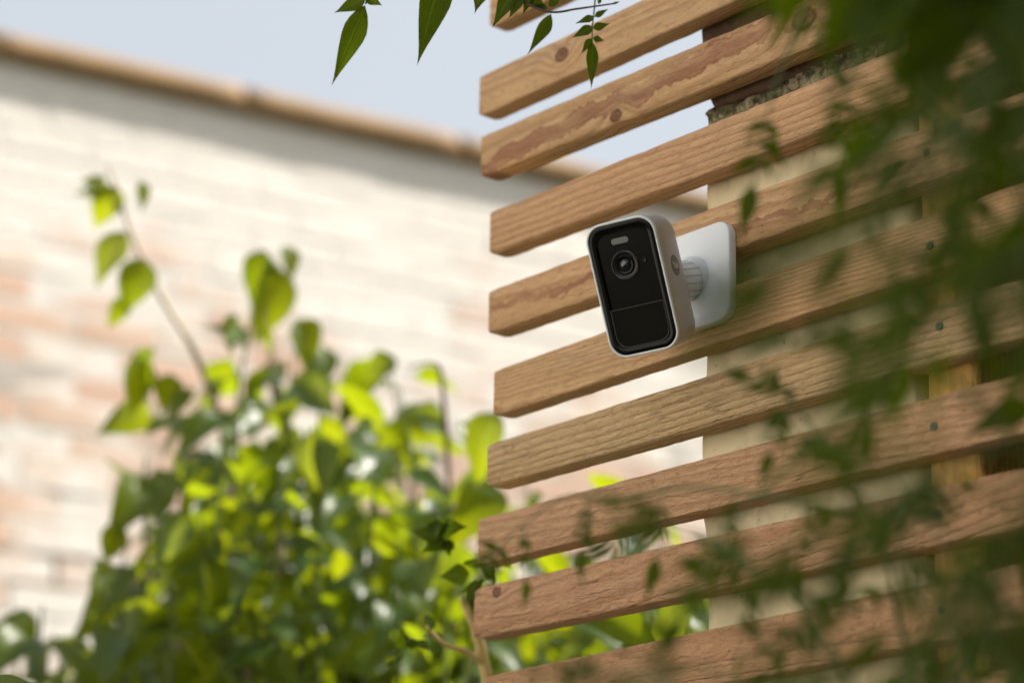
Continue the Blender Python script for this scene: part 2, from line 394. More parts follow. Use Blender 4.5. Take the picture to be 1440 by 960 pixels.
WP = {
 -1: dict(oy=.03, oz=-.02, slope=.02), 0: dict(oy=.05, oz=.01, slope=.03),
 1: dict(oy=.028, oz=-.006, slope=.012, ring=.0040, warp_amt=.010, rough_amt=.7, light=(.70, .47, .26), knots=[kn(1, 790, 77, .0062)]),
 2: dict(oy=.07, oz=-.05, slope=-.03, ring=.007, rough_amt=.9, light=(.70, .465, .25), knots=[kn(2, 866, 163, .0052), kn(2, 1131, 27, .009)], stain=(.008, .035, .0085)),
 3: dict(oy=.03, oz=-.055, slope=.02, ring=.0048, red=.16, rough_amt=.9, warp_amt=.010),
 4: dict(oy=.04, oz=-.012, slope=.05, ring=.0062, red=.05, stain=(.018, -.006, .003)),
 5: dict(oy=.018, oz=-.002, slope=.012, ring=.0026, warp_amt=.006, rough_amt=.9),
 6: dict(oy=.035, oz=-.05, slope=-.01, ring=.0042, rough_amt=1.4, light=(.66, .475, .26), dark=(.34, .205, .09), warp_amt=.008),
 7: dict(oy=.030, oz=.012, slope=.055, ring=.0055, rough_amt=1.4, red=.22, light=(.68, .45, .25)),
 8: dict(oy=.012, oz=-.002, slope=-.085, ring=.0065, rough_amt=1.6, red=.28, warp_amt=.03, light=(.66, .43, .24), knots=[kn(8, 699, 832, .0042)]),
 9: dict(oy=.03, oz=-.03, slope=.02, ring=.0040, rough_amt=1.6, red=.22, light=(.62, .40, .21)),
 10: dict(oy=.05, oz=.01), 11: dict(oy=.03, oz=-.02, slope=.03), 12: dict(oy=.04, oz=-.04)}
def slat_mesh(i, L, h0, h1, dz):
    """length L, height h0..h1, bottom rising by dz at the far end; rounded, uneven arrises"""
    rngs = random.Random(50+i); bevs = [rngs.uniform(.0012, .0026) for _ in range(4)]
    n = int(L/.006); vs, fs = [], []; sx = rngs.uniform(0, 90)
    for a in range(n+1):
        x = L*a/n; t = x/L; h = h0+(h1-h0)*t; zb = dz*t
        pr = []
        e = [noise.noise(Vector((x*38, k*9.1+sx, 2)))*.0004 + noise.noise(Vector((x*240, k*5.7+sx, 7)))*.00045 for k in range(8)]
        if a == 0: e = [q-.0014 for q in e]
        bx = [bevs[k]+max(0, e[k+4])*1.6 for k in range(4)]
        y0 = 0+e[0]*.6; y1 = TH+e[1]*.6; z0 = zb-e[2]*.8; z1 = zb+h+e[3]*.8
        for (cy, cz, sy, sz, b) in ((y0, z0, 1, 1, bx[0]), (y1, z0, -1, 1, bx[1]), (y1, z1, -1, -1, bx[2]), (y0, z1, 1, -1, bx[3])):
            pts = [(cy, cz+sz*b), (cy+sy*b*.3, cz+sz*b*.3), (cy+sy*b, cz)]
            if (sy > 0) != (sz > 0): pts = pts[::-1]
            pr += pts
        # add mid points on the wide faces so that they can undulate
        pr = pr[:3] + pr[3:6] + pr[6:9] + pr[9:12]
        for (yv, zv) in pr: vs.append((x, yv, zv))
    k = 12
    for a in range(n):
        for b in range(k):
            c = (b+1) % k; fs.append((a*k+b, (a+1)*k+b, (a+1)*k+c, a*k+c))
    fs.append(tuple(range(k))); fs.append(tuple(n*k+b for b in range(k-1, -1, -1)))
    m = mesh('slat', vs, fs, wood('slat_wood', 100+i, **WP[i]), True)
    bm = bmesh.new(); bm.from_mesh(m); bmesh.ops.recalc_face_normals(bm, faces=bm.faces)
    for f in bm.faces: f.smooth = len(f.verts) == 4
    for e in bm.edges:
        if len(e.link_faces) == 2 and e.calc_face_angle(0) > R(50): e.smooth = False
    bm.to_mesh(m); bm.free(); return m
UR = .80
for i, (ul, tl, tr, bl_, br_) in SL.items():
    L = UR-ul; k = L/(.33-ul)
    o = link('slat', slat_mesh(i, L, tl-bl_, (tl-bl_)+((tr-br_)-(tl-bl_))*k, (br_-bl_)*k), screen)
    o.location = (ul, 0, CAMZ+bl_)
# timber posts behind the battens
M_post = wood('post_wood', 7, light=(.74, .46, .14), dark=(.50, .27, .07), ring=.006)
def post(u0, u1):
    m = box_mesh('post', 0, 1.16+CAMZ, 0, .07, 0, u1-u0, M_post, .004, 2)   # built lying so that the grain runs up it
    o = link('post', m, screen); o.matrix_local = Matrix.Translation((u1, TH+.001, 0)) @ Matrix(((0, 0, -1, 0), (0, 1, 0, 0), (1, 0, 0, 0), (0, 0, 0, 1)))
post(.246, .287); post(.74, .785)
# cross-head screws
def screw_mesh():
    bm = bmesh.new(); rings = []
    for (r, y) in ((.0036, .0002), (.0036, -.0004), (.0030, -.0009), (.0022, -.0011)):
        rings.append([bm.verts.new((r*math.cos(a*math.pi/12), y, r*math.sin(a*math.pi/12))) for a in range(24)])
    for a, b in zip(rings, rings[1:]):
        for k in range(24): bm.faces.new((a[k], a[(k+1) % 24], b[(k+1) % 24], b[k]))
    # cross recess: inner ring star shaped and sunk
    inner = []
    for k in range(24):
        an = k*math.pi/12; arm = abs(math.cos(2*an)); r = .0018 if arm > .8 else .0006
        inner.append(bm.verts.new((r*math.cos(an), -.0010, r*math.sin(an))))
    sunk = [bm.verts.new((v.co.x*.8, .0008, v.co.z*.8)) for v in inner]
    for a, b in ((rings[-1], inner), (inner, sunk)):
        for k in range(24): bm.faces.new((a[k], a[(k+1) % 24], b[(k+1) % 24], b[k]))
    bm.faces.new(sunk)
    bmesh.ops.recalc_face_normals(bm, faces=bm.faces); m = bpy.data.meshes.new('screw'); bm.to_mesh(m); bm.free()
    m.materials.append(plain('green_coated_screw', (.09, .11, .075), .6, Metallic=.1)); return m
SM = screw_mesh(); rng = random.Random(9)
for i, (ul, tl, tr, bl_, br_) in SL.items():
    mid = (tr+br_)/2
    for u in (.270+rng.uniform(-.003, .006), .762):
        o = link('screw', SM, screen); o.location = (u, -.0004, CAMZ+mid+rng.uniform(-.004, .004)); o.rotation_euler = (0, rng.uniform(0, 3), 0); o.scale = (.8, .8, .8)

# ------------------------------------------------------------------ cream pier behind the screen
pier = empty('masonry_pier', (P0.x, P0.y, 0), 'cream rendered masonry pier with crusty mossy top behind the slats', 'pier', rz=-YAW)
B0 = TH+.006
def lump_grid(name, u0, u1, b0, b1, v0, v1, step, amp, freq, mat, left_round=0.0):
    """closed block whose front, left edge and top are lumpy"""
    nu = max(2, int((u1-u0)/step)); nv = max(2, int((v1-v0)/step)); nd = max(2, int((b1-b0)/.03))
    bm = bmesh.new(); vm = {}
    def key(a, b, c): return (a, b, c)
    for a in range(nu+1):
        for b in range(nd+1):
            for c in range(nv+1):
                if 0 < a < nu and 0 < b < nd and 0 < c < nv: continue
                p = Vector((u0+(u1-u0)*a/nu, b0+(b1-b0)*b/nd, v0+(v1-v0)*c/nv))
                q = Vector((noise.noise(p*freq), noise.noise(p*freq+Vector((9, 1, 4))), noise.noise(p*freq+Vector((3, 8, 2)))))
                q2 = Vector((noise.noise(p*freq*3.1), noise.noise(p*freq*3.1+Vector((9, 1, 4))), noise.noise(p*freq*3.1+Vector((3, 8, 2)))))
                d = (q*.7+q2*.4)*amp
                if b == 0: d.y = abs(d.y)*.8
                if left_round:
                    t = min(c, nv-c)/(nv/2)
                    if a < nu*.3: d.x += left_round*(1-t)**2
                if a == 0 and v0 < .1: d.x = noise.noise(Vector((p.z*9, .3, 1)))*.006 + noise.noise(Vector((p.z*60, 2.3, p.y*20)))*.0025
                if c == 0 and v0 < .1: d.z = 0
                vm[key(a, b, c)] = bm.verts.new(p+d)
    def quad(*ks):
        bm.faces.new([vm[k] for k in ks])
    for a in range(nu):
        for c in range(nv):
            quad((a, 0, c), (a+1, 0, c), (a+1, 0, c+1), (a, 0, c+1)); quad((a, nd, c), (a, nd, c+1), (a+1, nd, c+1), (a+1, nd, c))
    for b in range(nd):
        for c in range(nv):
            quad((0, b, c), (0, b, c+1), (0, b+1, c+1), (0, b+1, c)); quad((nu, b, c), (nu, b+1, c), (nu, b+1, c+1), (nu, b, c+1))
    for a in range(nu):
        for b in range(nd):
            quad((a, b, 0), (a, b+1, 0), (a+1, b+1, 0), (a+1, b, 0)); quad((a, b, nv), (a+1, b, nv), (a+1, b+1, nv), (a, b+1, nv))
    bmesh.ops.recalc_face_normals(bm, faces=bm.faces)
    for f in bm.faces: f.smooth = True
    m = bpy.data.meshes.new(name); bm.to_mesh(m); bm.free(); m.materials.append(mat); return link(name, m, pier)
lump_grid('rendered_shaft', .041, .236, B0, .26, 0, CAMZ+.700, .012, .0045, 14, M_render)
lump_grid('mossy_crust', .0445, .236, B0+.002, .26, CAMZ+.697, CAMZ+.737, .0045, .012, 55, M_crust, .004)
lump_grid('cap', .041, .238, B0-.001, .27, CAMZ+.733, CAMZ+.84, .01, .005, 22, M_cap, .012)

# made-up boards whose dark colour stands in for the shade behind the post
backing = empty('shade_backing', (P0.x, P0.y, 0), 'made-up dark board backing standing in for the shade behind the post', 'backing', rz=-YAW)
M_backing = wood('shade_dark_wood', 23, light=(.10, .055, .03), dark=(.05, .028, .015))
fm = box_mesh('board', 0, 1.02+CAMZ, 0, .018, 0, .098, M_backing, .003, 1)
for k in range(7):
    o = link('board', fm, backing); o.matrix_local = Matrix.Translation(((.30+.104*k), .20+(.004 if k % 2 else 0), 0)) @ Matrix(((0, 0, -1, 0), (0, 1, 0, 0), (1, 0, 0, 0), (0, 0, 0, 1)))
o = link('rail', box_mesh('rail', .285, 1.02, .225, .27, CAMZ+.35, CAMZ+.42, M_backing, .003, 1), backing)

# ------------------------------------------------------------------ security camera
M_white = Nodes('white_plastic'); _p = M_white.n('NewGeometry').outputs['Position']
M_white = M_white.done((.80, .825, .85), .36, M_white.bump(M_white.noise(_p, 2600, 2), .00006, .5), Specular_IOR_Level=.4)
M_side = Nodes('shaded_white_shell'); _p = M_side.n('NewGeometry').outputs['Position']
M_side = M_side.done((.50, .52, .555), .40, M_side.bump(M_side.noise(_p, 2600, 2), .00008, .5), Specular_IOR_Level=.4)  # white plastic shell; the shade on its side is put into this grey
M_gloss = plain('black_gloss', (.003, .003, .0033), .04, Specular_IOR_Level=.32)
M_matte = plain('black_frame', (.004, .004, .004), .16, Specular_IOR_Level=.2)
M_lensring = plain('dark_lens_ring', (.016, .016, .017), .35, Specular_IOR_Level=.3)
M_chrome = plain('thin_bright_ring', (.42, .42, .43), .28, Metallic=.9)
M_glass = plain('lens_glass', (.004, .004, .008), .02, Coat_Weight=1.0, Coat_Roughness=.01)
M_led = plain('frosted_light', (.17, .17, .175), .45, Coat_Weight=.6, Coat_Roughness=.06)
M_logo = plain('logo_grey', (.12, .115, .11), .4)
M_logotext = plain('logo_letters', (.75, .74, .72), .4)
M_line = plain('panel_gap_edge', (.05, .05, .05), .3)

ta, tb = R(12.6), R(14.6); th = .909
e1 = Vector((th*math.cos(ta), th*math.sin(ta), math.sqrt(1-th*th)))          # face right, in camera axes (right, up, towards)
upc = Vector((-math.sin(tb), math.cos(tb), 0)); upc = (upc - e1*upc.dot(e1)).normalized(); e3 = e1.cross(upc)
tow = lambda v: CR*v.x + CU*v.y - CF*v.z
EX, EZ, EN = tow(e1), tow(upc), tow(e3)                                       # face right, face up, face normal (outwards)
FC = at(888.5, 403.5, 1.683); BW, BH, BD = .0522, .0932, .042
cm = empty('security_camera', FC, 'white outdoor security camera with glossy black face on a square wall mount', 'camera')
cm.matrix_world = Matrix(((EX.x, -EN.x, EZ.x, FC.x), (EX.y, -EN.y, EZ.y, FC.y), (EX.z, -EN.z, EZ.z, FC.z), (0, 0, 0, 1)))
# local: x right, y backwards into the body, z up; face plane y = 0
def rrect(wd, ht, rad, n=10, cx=0, cz=0):
    out = []
    for (sx, sz, a0) in ((1, 1, 0), (-1, 1, 90), (-1, -1, 180), (1, -1, 270)):
        for k in range(n+1):
            a = R(a0+90*k/n); out.append((cx+sx*(wd/2-rad)+rad*math.cos(a), cz+sz*(ht/2-rad)+rad*math.sin(a)))
    return out
def loft(name, loops, mat, parent, cap0=True, cap1=True, sharp=40):
    """loops: list of (list of (x,z), y)"""
    vs, fs = [], []; k = len(loops[0][0])
    for pts, y in loops: vs += [(x, y if not callable(y) else y(x, z), z) for x, z in pts]
    for i in range(len(loops)-1):
        for a in range(k):
            b = (a+1) % k; fs.append((i*k+a, i*k+b, (i+1)*k+b, (i+1)*k+a))
    if cap0: fs.append(tuple(range(k-1, -1, -1)))
    if cap1: fs.append(tuple((len(loops)-1)*k+a for a in range(k)))
    m = mesh(name, vs, fs, mat)
    bm = bmesh.new(); bm.from_mesh(m); bmesh.ops.recalc_face_normals(bm, faces=bm.faces)
    for e in bm.edges:
        if len(e.link_faces) == 2 and e.calc_face_angle(0) > R(sharp): e.smooth = False
    bm.to_mesh(m); bm.free(); return link(name, m, parent)
RAD = .0128
def shell(wd, ht, r, y, dz=0): return (rrect(wd, ht, r, 12, 0, dz), y)
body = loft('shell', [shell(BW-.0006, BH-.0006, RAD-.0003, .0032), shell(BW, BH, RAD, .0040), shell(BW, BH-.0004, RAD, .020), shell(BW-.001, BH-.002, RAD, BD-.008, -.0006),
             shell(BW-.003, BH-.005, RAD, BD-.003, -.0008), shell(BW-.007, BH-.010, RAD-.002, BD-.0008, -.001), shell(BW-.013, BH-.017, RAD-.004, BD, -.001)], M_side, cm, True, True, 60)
loft('bezel', [shell(BW-.0008, BH-.0008, RAD-.0004, .0030), shell(BW, BH, RAD, .0024), shell(BW, BH, RAD, .0010), shell(BW-.0006, BH-.0006, RAD-.0003, .0002), shell(BW-.0018, BH-.0018, RAD-.0009, 0),
             shell(BW-.0030, BH-.0030, RAD-.0015, .0001), shell(BW-.0035, BH-.0035, RAD-.00175, .0006), shell(BW-.0035, BH-.0035, RAD-.00175, .0029)], M_white, cm, False, False, 60)
# black face: flat frame, concave glossy well above, flat battery cover below
FW, FH = BW-.0037, BH-.0037; fr = RAD-.00185
face = loft('face_frame', [(rrect(FW, FH, fr, 12), .0028), (rrect(FW, FH, fr, 12), .0010), (rrect(FW-.0006, FH-.0006, fr-.0003, 12), .0007),
            (rrect(FW-.0082, FH-.0086, fr-.0038, 12), .0009), (rrect(FW-.0094, FH-.0098, fr-.0044, 12), .0016)], M_matte, cm, True, False, 50)
PW, PH = FW-.0092, FH-.0096; PR = fr-.0043
# glossy well as a grid bowl
def well():
    zt = PH/2; zb = -PH*.155; nx, nz = 30, 40; vs, fs = [], []
    for j in range(nz+1):
        for i in range(nx+1):
            s_ = i/nx*2-1; t_ = j/nz
            zz = zb+(zt-zb)*t_; hw = PW/2
            if zz > zt-PR: hw = PW/2-PR+math.sqrt(max(0, PR*PR-(zz-(zt-PR))**2))
            x = s_*hw
            ex = max(0, abs(s_)-.66)/.34; et = max(0, t_-.80)/.20
            f = 1-min(1, ex**2+et**2); f = f*f*(3-2*f)
            depth = .0012+.0085*f
            vs.append((x, depth, zz))
    for j in range(nz):
        for i in range(nx):
            a = j*(nx+1)+i; fs.append((a, a+1, a+nx+2, a+nx+1))
    return link('glossy_well', mesh('glossy_well', vs, fs, M_gloss), cm), zb
wl, zb = well()
def half_panel(inset, y):   # rounded at the bottom only
    w2 = PW/2-inset; z1 = zb-.0006-inset; z0 = -PH/2+inset; r = PR-inset*.5+.002
    pts = [(w2, z1), (-w2, z1)]
    for k in range(9): a = R(180+90*k/8); pts.append((-w2+r+r*math.cos(a), z0+r+r*math.sin(a)))
    for k in range(9): a = R(270+90*k/8); pts.append((w2-r+r*math.cos(a), z0+r+r*math.sin(a)))
    return (pts, y)
bc = loft('battery_cover', [half_panel(0.0003, .0020), half_panel(.0003, .0008), half_panel(.0006, .0005)], M_gloss, cm, False, True, 30)
loft('cover_edge', [half_panel(-.0001, .0014), half_panel(-.0001, .0007), half_panel(.00035, .00072)], M_line, bc, False, False)
# lens
def disc(name, cx, cz, prof, mat, parent, n=48, sx=1.0, cap=True):
    loops = [([(cx+r*sx*math.cos(2*math.pi*k/n), cz+r*math.sin(2*math.pi*k/n)) for k in range(n)], y) for r, y in prof]
    return loft(name, loops, mat, parent, False, cap, 35)
LX, LZ = -.0020, BH*(.5-.331)
lens = disc('lens', LX, LZ, [(.0092, .0075), (.0092, .0016), (.0088, .0013), (.0072, .0020), (.0070, .0030)], M_lensring, cm)
disc('lens_rim', LX, LZ, [(.0097, .0030), (.0097, .0012), (.00945, .0009), (.0092, .0012), (.0092, .0030)], M_chrome, lens, cap=False)
disc('inner_ring', LX, LZ, [(.0066, .0036), (.0066, .0017), (.0060, .0013), (.0048, .0017), (.0042, .0026)], M_matte, lens)
disc('aperture_ring', LX, LZ, [(.0041, .0029), (.0040, .0020), (.0036, .0019), (.0030, .0025)], M_lensring, lens)
disc('glass', LX, LZ, [(.0034, .0027), (.0033, .0022), (.0027, .0017), (.0018, .0013), (.0008, .0011), (.0003, .00105)], M_glass, lens)
def pill(name, cx, cz, wd, ht, y0, y1, mat, parent):
    return loft(name, [(rrect(wd, ht, ht/2*.98, 8, cx, cz), y0), (rrect(wd, ht, ht/2*.98, 8, cx, cz), y1), (rrect(wd-.0008, ht-.0008, (ht/2-.0004)*.98, 8, cx, cz), y1-.0004)], mat, parent, False, True)
pill('spotlight', -.0022, BH*(.5-.150), .0132, .0046, .008, .0030, M_led, cm)
disc('motion_sensor', .0125, BH*(.5-.325), [(.0016, .006), (.0016, .0024), (.0013, .0020), (.0006, .0024)], M_lensring, cm)
disc('microphone_hole', -.0028, BH*(.5-.525), [(.00105, .006), (.00105, .0040), (.0008, .0038), (.0004, .0048)], M_lensring, cm)
# side badge with its lettering (on the right hand side, x = BW/2)
bx = BW/2
vs, fs = [], []
n = 40; zc, yc, rb = BH*.085, .0215, .0073
for x, r in ((bx-.001, rb), (bx+.00012, rb), (bx+.00022, rb-.0002)): vs += [(x, yc+r*math.cos(2*math.pi*k/n), zc+r*math.sin(2*math.pi*k/n)) for k in range(n)]
for i in range(2):
    for k in range(n): fs.append((i*n+k, i*n+(k+1) % n, (i+1)*n+(k+1) % n, (i+1)*n+k))
fs.append(tuple(2*n+k for k in range(n)))
badge = link('badge', mesh('badge', vs, fs, M_logo, False), cm)
tc = bpy.data.curves.new('badge_text', 'FONT'); tc.body = 'Yale'; tc.align_x = 'CENTER'; tc.align_y = 'CENTER'; tc.size = .0056; tc.extrude = .00006; tc.offset = .00008
to = bpy.data.objects.new('tmp_text', tc); COL.objects.link(to)
dg = bpy.context.evaluated_depsgraph_get(); tm = bpy.data.meshes.new_from_object(to.evaluated_get(dg)); bpy.data.objects.remove(to)
tm.materials.clear(); tm.materials.append(M_logotext); tm.name = 'lettering'
for v in tm.vertices: x, y, z = v.co; v.co = (bx+.00034+z, yc+x*.98, zc+y*1.25)
link('lettering', tm, badge)
# square wall plate and ball joint: built in screen axes, parented to the camera
def in_screen(ob):
    ob.matrix_parent_inverse = cm.matrix_world.inverted() @ Matrix.Translation((P0.x, P0.y, CAMZ)) @ Matrix(((SD.x, SB.x, 0, 0), (SD.y, SB.y, 0, 0), (0, 0, 1, 0), (0, 0, 0, 1)))
PU, PV, PS = .0605, .5885, .0735
def plate(sz, r, y): return (rrect(sz, sz, r, 10, PU, PV), y)
in_screen(loft('wall_plate', [plate(PS, .012, -.0006), plate(PS, .012, -.0062), plate(PS-.0010, .0115, -.0069), plate(PS-.0024, .0108, -.0072)], M_white, cm, True, True, 50))
# joint: boss on the plate, ribbed collar, ball and stalk to the back of the shell
RC = FC - EN*(BD-.003) + EZ*(-.001)                # centre of the shell's back
pc = sc(PU, -.0070, PV)
axis = (RC-pc); AL = axis.length; axis.normalize()
ax = axis.cross(Vector((0, 0, 1))).normalized(); ay = ax.cross(axis)
def turned(name, prof, mat, n=40, ribs=0, rib_d=0):
    vs, fs = [], []
    for (r, h) in prof:
        for k in range(n):
            a = 2*math.pi*k/n; rr = r
            if ribs and (k % (n//ribs)) == 0: rr = r-rib_d
            vs.append(pc + axis*h + (ax*math.cos(a)+ay*math.sin(a))*rr)
    for i in range(len(prof)-1):
        for k in range(n): fs.append((i*n+k, i*n+(k+1) % n, (i+1)*n+(k+1) % n, (i+1)*n+k))
    m = mesh(name, vs, fs, mat); bm = bmesh.new(); bm.from_mesh(m); bmesh.ops.recalc_face_normals(bm, faces=bm.faces)
    for e in bm.edges:
        if len(e.link_faces) == 2 and e.calc_face_angle(0) > R(35): e.smooth = False
    bm.to_mesh(m); bm.free(); o = link(name, m, cm); o.matrix_parent_inverse = cm.matrix_world.inverted(); return o
turned('joint_base', [(.0165, -.003), (.0165, .0020), (.0158, .0032), (.0145, .0036), (.0138, .0040)], M_white)
turned('ribbed_collar', [(.0138, .0038), (.0143, .0046), (.0138, AL*.62), (.0128, AL*.68), (.0105, AL*.70)], M_white, 96, 16, .0011)
turned('ball_joint', [(.0088, AL*.55), (.0098, AL*.72), (.0088, AL*.86), (.0070, AL*.98), (.0070, AL+.004)], M_white)

# ------------------------------------------------------------------ leaves
def leaf_mesh(name, mat, prof, wid, fold, curl, twist, wave, na=9, nc=4, seed=0):
    """unit length leaf along +x, width along y, face up +z"""
    q = random.Random(seed); vs, fs, uv = [], [], []
    for i in range(na+1):
        t = i/na; wv = wid*np.interp(t, *zip(*prof))
        for j in range(nc+1):
            s_ = j/nc*2-1
            y = s_*wv; z = fold*abs(y) - curl*t*t + wave*math.sin(t*9+s_*2+seed)*abs(s_)*.5
            a = twist*t; vs.append((t*(1-.12*abs(curl)*t), y*math.cos(a)-z*math.sin(a)*.2, z+y*math.sin(a))); uv.append((t, .5+s_*.5))
    for i in range(na):
        for j in range(nc): a = i*(nc+1)+j; fs.append((a, a+1, a+nc+2, a+nc+1))
    return mesh(name, vs, fs, mat, True, uv)
OV = [(0, .03), (.06, .42), (.18, .86), (.32, 1.0), (.5, .93), (.68, .66), (.82, .36), (.93, .12), (1, .005)]       # ovate, pointed
LA = [(0, .03), (.06, .38), (.15, .74), (.28, 1.0), (.40, .95), (.55, .72), (.70, .45), (.84, .20), (.94, .065), (1, .004)]       # lanceolate, long tip
BUSH = [leaf_mesh('leaf', M_bush, OV, .24+.03*(k % 3), .35+.2*(k % 2), (.10, .28, .5, .2, -.15, .7)[k], (.0, .4, -.4, .2, -.6, .3)[k], .05, 9, 4, k) for k in range(6)]
VINE = [leaf_mesh('leaflet', M_vine, LA, .20+.025*(k % 3), .18+.1*(k % 2), (.05, .2, .35, -.1, .15)[k], (.0, .3, -.3, .5, -.2)[k], .03, 10, 4, 20+k) for k in range(5)]
def leaf_frame(base, tip, nh):
    x = (tip-base); L = x.length; x.normalize(); y = nh.cross(x)
    if y.length < 1e-3: y = Vector((1, .3, .2)).cross(x)
    y.normalize(); z = x.cross(y); return x, y, z, L
def leaf_matrix(base, tip, nh, ws=1.0):
    x, y, z, L = leaf_frame(base, tip, nh)
    return Matrix(((x.x*L, y.x*L*ws, z.x*L, base.x), (x.y*L, y.y*L*ws, z.y*L, base.y), (x.z*L, y.z*L*ws, z.z*L, base.z), (0, 0, 0, 1)))
def put_leaf(parent, name, me, base, tip, nh, ws=1.0):
    o = link(name, me, parent); o.matrix_basis = Matrix.Translation(-parent.location) @ leaf_matrix(base, tip, nh, ws); return o
def local(parent, pts): return [p-parent.location for p in pts]
def put_tube(parent, name, pts, r0, r1, mat, sides=6, jit=0):
    vs, fs = tube(local(parent, pts), r0, r1, sides, jit); return link(name, mesh(name, vs, fs, mat), parent)
def join_leaves(parent, name, items, meshes, mat):
    """items: (matrix, k) -> one mesh"""
    base = [(np.array([v.co for v in m.vertices]), [tuple(p.vertices) for p in m.polygons], np.array([(0, 0)]*len(m.vertices), float)) for m in meshes]
    uvs0 = []
    for m in meshes:
        uva = np.zeros((len(m.vertices), 2))
        for l, d in zip(m.loops, m.uv_layers[0].data): uva[l.vertex_index] = d.uv
        uvs0.append(uva)
    V, F, U = [], [], []; nV = 0
    for mt, k in items:
        A = np.array(mt); v = base[k][0] @ A[:3, :3].T + A[:3, 3] - np.array(parent.location)
        V.append(v); F.extend(tuple(i+nV for i in f) for f in base[k][1]); U.append(uvs0[k]); nV += len(v)
    o = link(name, mesh(name, np.concatenate(V).tolist(), F, mat, True, np.concatenate(U)), parent); o['kind'] = 'stuff'; return o
def rvec(q): return Vector((q.gauss(0, 1), q.gauss(0, 1), q.gauss(0, 1)))

# ------------------------------------------------------------------ the sunlit bush
q = random.Random(12)
BD0 = 3.0
fb = at(420, 900, BD0); bush = empty('leafy_bush', (fb.x, fb.y, 0), 'big sunlit bush of glossy pointed green leaves in front of the brick wall', 'bush')
def pxpath(*pts, n=8): return catmull([at(*p) for p in pts], n)
TOPX = [-80, 0, 60, 140, 175, 215, 300, 335, 375, 430, 470, 560, 600, 640, 700, 780, 880, 1000, 1100]
TOPY = [940, 900, 870, 850, 700, 600, 580, 520, 500, 540, 560, 600, 640, 660, 660, 690, 690, 690, 720]
cands = []
def bleaf(b, d, size, px, py, out=None, droop=.6):
    dr = rvec(q)*.8
    if out is not None: dr += out*1.2
    dr.z = -abs(dr.z)*droop-.35; dr.normalize(); tip = b+dr*size
    nh = (Vector((.25, -.1, .8))+rvec(q)*.6).normalized(); cands.append((leaf_matrix(b, tip, nh, q.uniform(.9, 1.2)), q.randrange(6), d, size, px, py))
# leafy shoots: (top px, depth, how far down they carry leaves, leaf size)
SHOOTS = [(205, 640, 2.95, 160), (262, 620, 3.05, 240), (300, 520, 3.1, 260), (335, 560, 2.9, 300), (360, 610, 3.2, 250), (415, 480, 3.05, 330), (450, 540, 2.85, 300), (480, 500, 3.15, 300), (520, 560, 2.95, 260),
          (548, 505, 3.05, 280), (575, 600, 3.2, 250), (600, 680, 2.9, 220), (180, 760, 2.9, 160), (228, 800, 3.05, 160), (280, 700, 2.75, 240), (400, 690, 2.75, 240), (500, 700, 2.75, 240), (660, 700, 3.0, 240), (690, 640, 2.7, 260),
          (60, 850, 2.85, 160), (20, 890, 3.0, 120), (110, 880, 2.95, 150), (150, 830, 2.8, 160), (740, 680, 2.9, 250), (800, 720, 3.0, 220), (860, 690, 2.8, 260), (930, 700, 2.9, 250), (980, 760, 2.8, 200), (-20, 930, 2.9, 90), (640, 820, 2.7, 160), (340, 800, 2.7, 180),
          (352, 450, 3.0, 300), (395, 540, 2.95, 260), (430, 600, 2.8, 240), (490, 600, 2.9, 240), (535, 640, 2.75, 220), (560, 540, 2.95, 260), (235, 545, 3.0, 150), (310, 640, 2.8, 240), (450, 760, 2.7, 200), (240, 820, 2.7, 180), (560, 760, 2.7, 200), (180, 900, 2.75, 120), (90, 920, 2.75, 100)]
for (tx, ty, d, run) in SHOOTS:
    lean = q.uniform(-40, 40); pts = pxpath((tx+lean+q.uniform(-20, 20), ty+run+260, d+.05), (tx+lean*.6, ty+run*.55, d+.02), (tx, ty, d), n=14)
    put_tube(bush, 'shoot', pts, .0040, .0012, M_stem_g, 5)
    top = pts[len(pts)//4:]; k = 0; acc = 0; step = q.uniform(.017, .024)
    for a_, b_ in zip(top, top[1:]):
        acc += (b_-a_).length
        while acc > step:
            acc -= step; an = k*2.4+q.uniform(-.5, .5); k += 1
            out = Vector((math.cos(an), math.sin(an), 0)); p = a_.lerp(b_, q.random()) + out*q.uniform(.005, .045)
            bleaf(p, d, q.uniform(.050, .090)*(1 if q.random() < .8 else .6), tx, ty, out)
fill = []
n = 0
while n < 1500:                            # older leaves deeper in the bush
    px, py = q.uniform(-70, 1050), q.uniform(560, 1010); ty = np.interp(px, TOPX, TOPY)+135+(60 if px < 300 else 0)
    if py < ty or q.random() > min(1, .15+(py-ty)/180): continue
    n0 = len(cands); bleaf(at(px, py, q.uniform(3.1, 3.7)), 3.5, q.uniform(.055, .095), px, py); fill.append(cands.pop()); n += 1
cands.sort(key=lambda c: -(c[3]/c[2])*(1.0 if -20 < c[4] < 1000 else .3))
def raw_leaf(parent, name, mt, me):
    o = link(name, me, parent); o.matrix_basis = Matrix.Translation(-parent.location) @ mt
for c in cands[:270]: raw_leaf(bush, 'leaf', c[0], BUSH[c[1]])
low = []
for _ in range(1500):                      # the rest of the bush, below the picture
    p = Vector((fb.x+q.gauss(0, .42), fb.y+q.gauss(0, .28), q.uniform(.15, 1.95))); dr = rvec(q); dr.z = -abs(dr.z)-.2; dr.normalize()
    low.append((leaf_matrix(p, p+dr*q.uniform(.05, .085), (Vector((.2, -.2, .9))+rvec(q)*.4).normalized()), q.randrange(6)))
join_leaves(bush, 'foliage', [(c[0], c[1]) for c in cands[270:]+fill] + low, BUSH, M_bush)
print('bush leaves', len(cands), len(fill))
